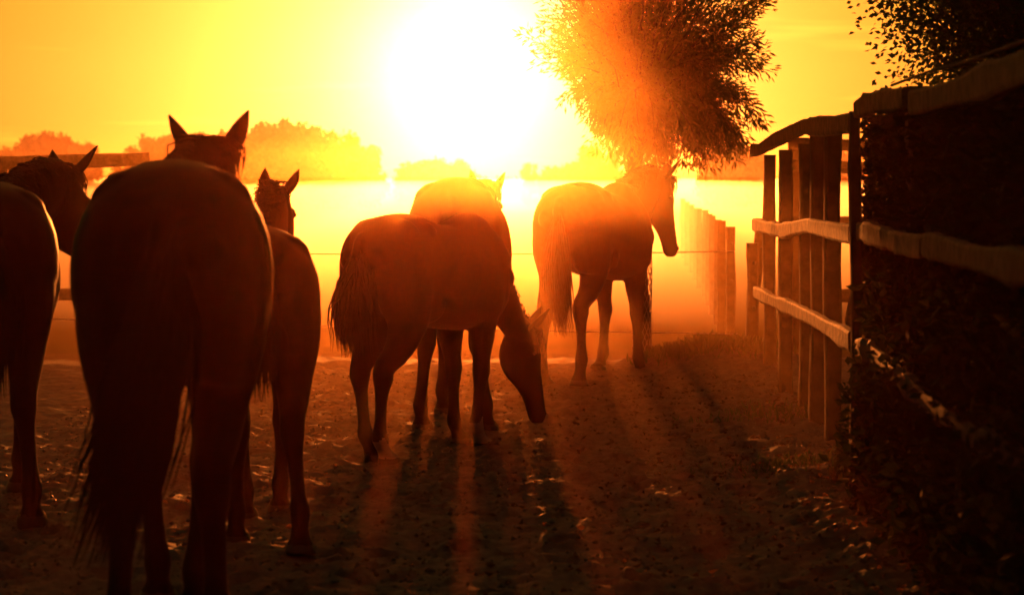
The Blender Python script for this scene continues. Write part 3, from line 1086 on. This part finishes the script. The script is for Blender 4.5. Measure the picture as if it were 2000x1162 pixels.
n = 3200
x, y, z = scatter(n, -1.6, 1.9, 7.8, 17.5)
keep = rg.random(n) < .10 + .9 * sstep(-.3, 1.5, x) * (.35 + .65 * (vnoise(x * 2, y * 1.4, 51) > -.1))
x, y, z = x[keep], y[keep], z[keep]
pos = np.stack([x, y, z + .012], -1)
d = np.stack([rg.normal(size=len(x)), rg.normal(size=len(x)), rg.uniform(-.1, .45, len(x))], -1)
tag(link('leaf_litter', leaf_mesh('leaf_litter', pos, d, .038, .020, rg, .4), None, [M['litter']]), 'dry fallen leaves strewn on the sand towards the board fence', 'leaves', kind='stuff')


def tuft(cx, cy, n, spread, h, label):
    x, y = cx + rg.normal(0, spread, n), cy + rg.normal(0, spread * .7, n)
    z = ground_h(x, y)
    g = gh(cx, cy)
    pos = np.stack([x - cx, y - cy, z - g - .01], -1)
    d = np.stack([rg.normal(0, .45, n), rg.normal(0, .45, n), np.full(n, 1.0)], -1)
    o = link('grass_tuft', leaf_mesh('grass_tuft', pos, d, h, .008, rg, .25), None, [M['grass']])
    o.location = (cx, cy, g)
    tag(o, label, 'grass', 'grass on the mound', kind='stuff')


tuft(1.30, 18.35, 500, .14, .09, 'low grass on the mound left of the fence posts')
tuft(1.44, 18.25, 160, .035, .16, 'upright grass tuft on top of the dark mound')
tuft(1.15, 18.5, 260, .10, .08, 'low grass at the left foot of the mound')
tuft(1.8, 18.4, 500, .18, .09, 'low grass beside the short square fence post')
tuft(1.75, 14.5, 500, .30, .07, 'weeds along the foot of the board fence')
tuft(1.5, 12.0, 400, .25, .06, 'weeds at the foot of the tall dark fence post')

# ---------------------------------------------------------------- haze
def box(name, lo, hi):
    v = [(x, y, z) for z in (lo[2], hi[2]) for y in (lo[1], hi[1]) for x in (lo[0], hi[0])]
    f = [(0, 2, 3, 1), (4, 5, 7, 6), (0, 1, 5, 4), (2, 6, 7, 3), (0, 4, 6, 2), (1, 3, 7, 5)]
    me = bpy.data.meshes.new(name)
    me.from_pydata(v, [], f)
    return me


def vol_mat(name, col, dens, g):
    m = bpy.data.materials.new(name)
    m.use_nodes = True
    t = m.node_tree
    t.nodes.remove(t.nodes['Principled BSDF'])
    v = t.nodes.new('ShaderNodeVolumePrincipled')
    v.inputs['Color'].default_value = (*col, 1)
    v.inputs['Density'].default_value = dens
    v.inputs['Anisotropy'].default_value = g
    t.links.new(v.outputs[0], t.nodes['Material Output'].inputs['Volume'])
    return m


HAZE_D, HAZE_G = .00042, .95
tag(link('haze', box('haze', (-450, -60, -2.2), (450, 960, 9.0)), None, [vol_mat('haze', (1.0, .37, .14), HAZE_D, HAZE_G)]), kind='stuff')

# mist lying on the field beyond the paddock, its uneven top just below eye level
def mist_bank(name, x0, x1, y0, y1, z0, ztop, amp, sc, material, label):
    mx, my = np.linspace(x0, x1, 60), np.geomspace(y0, y1, 60)
    gx_, gy_ = np.meshgrid(mx, my)
    zt = ztop + amp * (vnoise(gx_ * sc, gy_ * sc, 61) * .65 + vnoise(gx_ * sc * 2.6, gy_ * sc * 2.6, 62) * .35)
    Vt = np.stack([gx_, gy_, zt], -1).reshape(-1, 3)
    Vb = np.stack([gx_, gy_, np.full_like(gx_, z0)], -1).reshape(-1, 3)
    ix = np.arange(3600).reshape(60, 60)
    q = np.stack([ix[:-1, :-1], ix[:-1, 1:], ix[1:, 1:], ix[1:, :-1]], -1).reshape(-1, 4)
    Fs = [q, q[:, ::-1] + 3600]
    for line in (ix[0, :], ix[:, -1], ix[-1, ::-1], ix[::-1, 0]):
        Fs.append(np.stack([line[:-1] + 3600, line[1:] + 3600, line[1:], line[:-1]], -1))
    tag(link(name, mesh_np(name, np.concatenate([Vt, Vb]), np.concatenate(Fs)), None, [material]), label, 'mist', kind='stuff')


mist_bank('ground_mist', -400, 400, 25.5, 256, -1.6, 1.33, .09, .045, vol_mat('ground_mist', (1.0, .95, .85), .0070, .90), 'low bright mist lying over the field beyond the paddock')
mist_bank('thin_mist', -400, 400, 50, 108, 1.47, 6.5, .5, .02, vol_mat('thin_mist', (1.0, .95, .80), .0006, .80), 'thin upper mist in front of the distant trees')

# dust the horses have raised over the paddock
tag(link('dust', box('dust', (-7, 11.0, -1.0), (7, 24.5, 1.74)), None, [vol_mat('dust', (1.0, .62, .24), .0044, .965)]),
    'fine sunlit dust hanging over the paddock round the horses', 'dust', kind='stuff')

tag(link('low_dust', box('low_dust', (-7, 6.5, -.6), (1.9, 10.95, .34)), None, [vol_mat('low_dust', (1.0, .36, .15), .0020, .90)]),
    'thin layer of dust drifting just above the near sand', 'dust', kind='stuff')

wedge = box('added_veil', (-.55, 8.2, 1.36), (7, 10.95, 3.4))  # added volume: lays a glowing veil over the willow and the far backs
for v in wedge.vertices:   # its underside slopes away from the camera
    if v.co.z < 2:
        v.co.z = 1.445 if v.co.y < 9 else 1.27
tag(link('added_veil', wedge, None, [vol_mat('added_veil', (1.0, .74, .28), .0055, .965)]),
    'added haze volume spreading sun glow over the willow and the far backs', 'dust', kind='stuff')

# puffs of dust at the hooves: soft low domes
bm = bmesh.new()
rr = random.Random(6)
for px, py, d, rx, rz_ in ((50, 1030, 10.2, .22, .16), (140, 1060, 9.6, .30, .12), (385, 1040, 8.5, .26, .18), (300, 1000, 8.9, .30, .13), (560, 1090, 9.3, .20, .12), (690, 1085, 8.9, .12, .12),
                           (735, 890, 12.5, .20, .14), (860, 862, 13.7, .26, .16), (975, 850, 13.8, .18, .20), (1110, 745, 17.2, .34, .22), (1225, 735, 18.0, .34, .24)):
    c = PX(px, py, d)
    for k in range(2):
        q = bmesh.ops.create_icosphere(bm, subdivisions=3, radius=1.0)
        ox, oy = rr.uniform(-.12, .12), rr.uniform(-.15, .15)
        sx_, sz_ = rx * rr.uniform(.7, 1.1), rz_ * rr.uniform(.7, 1.2)
        for v in q['verts']:
            w = 1 + .22 * math.sin(v.co.x * 3.1 + k * 2 + px) * math.cos(v.co.z * 2.7 + px * .3)
            v.co = Vector((c.x + ox + v.co.x * sx_ * w, d + oy + v.co.y * sx_ * 1.3 * w, max(.02, gh(c.x, d) + sz_ * .55 + v.co.z * sz_ * w)))
tag(link('dust_puffs', to_mesh(bm, 'dust_puffs'), None, [vol_mat('dust_puff', (1.0, .5, .25), .011, .85)]), 'small clouds of dust kicked up round the hooves', 'dust', kind='stuff')
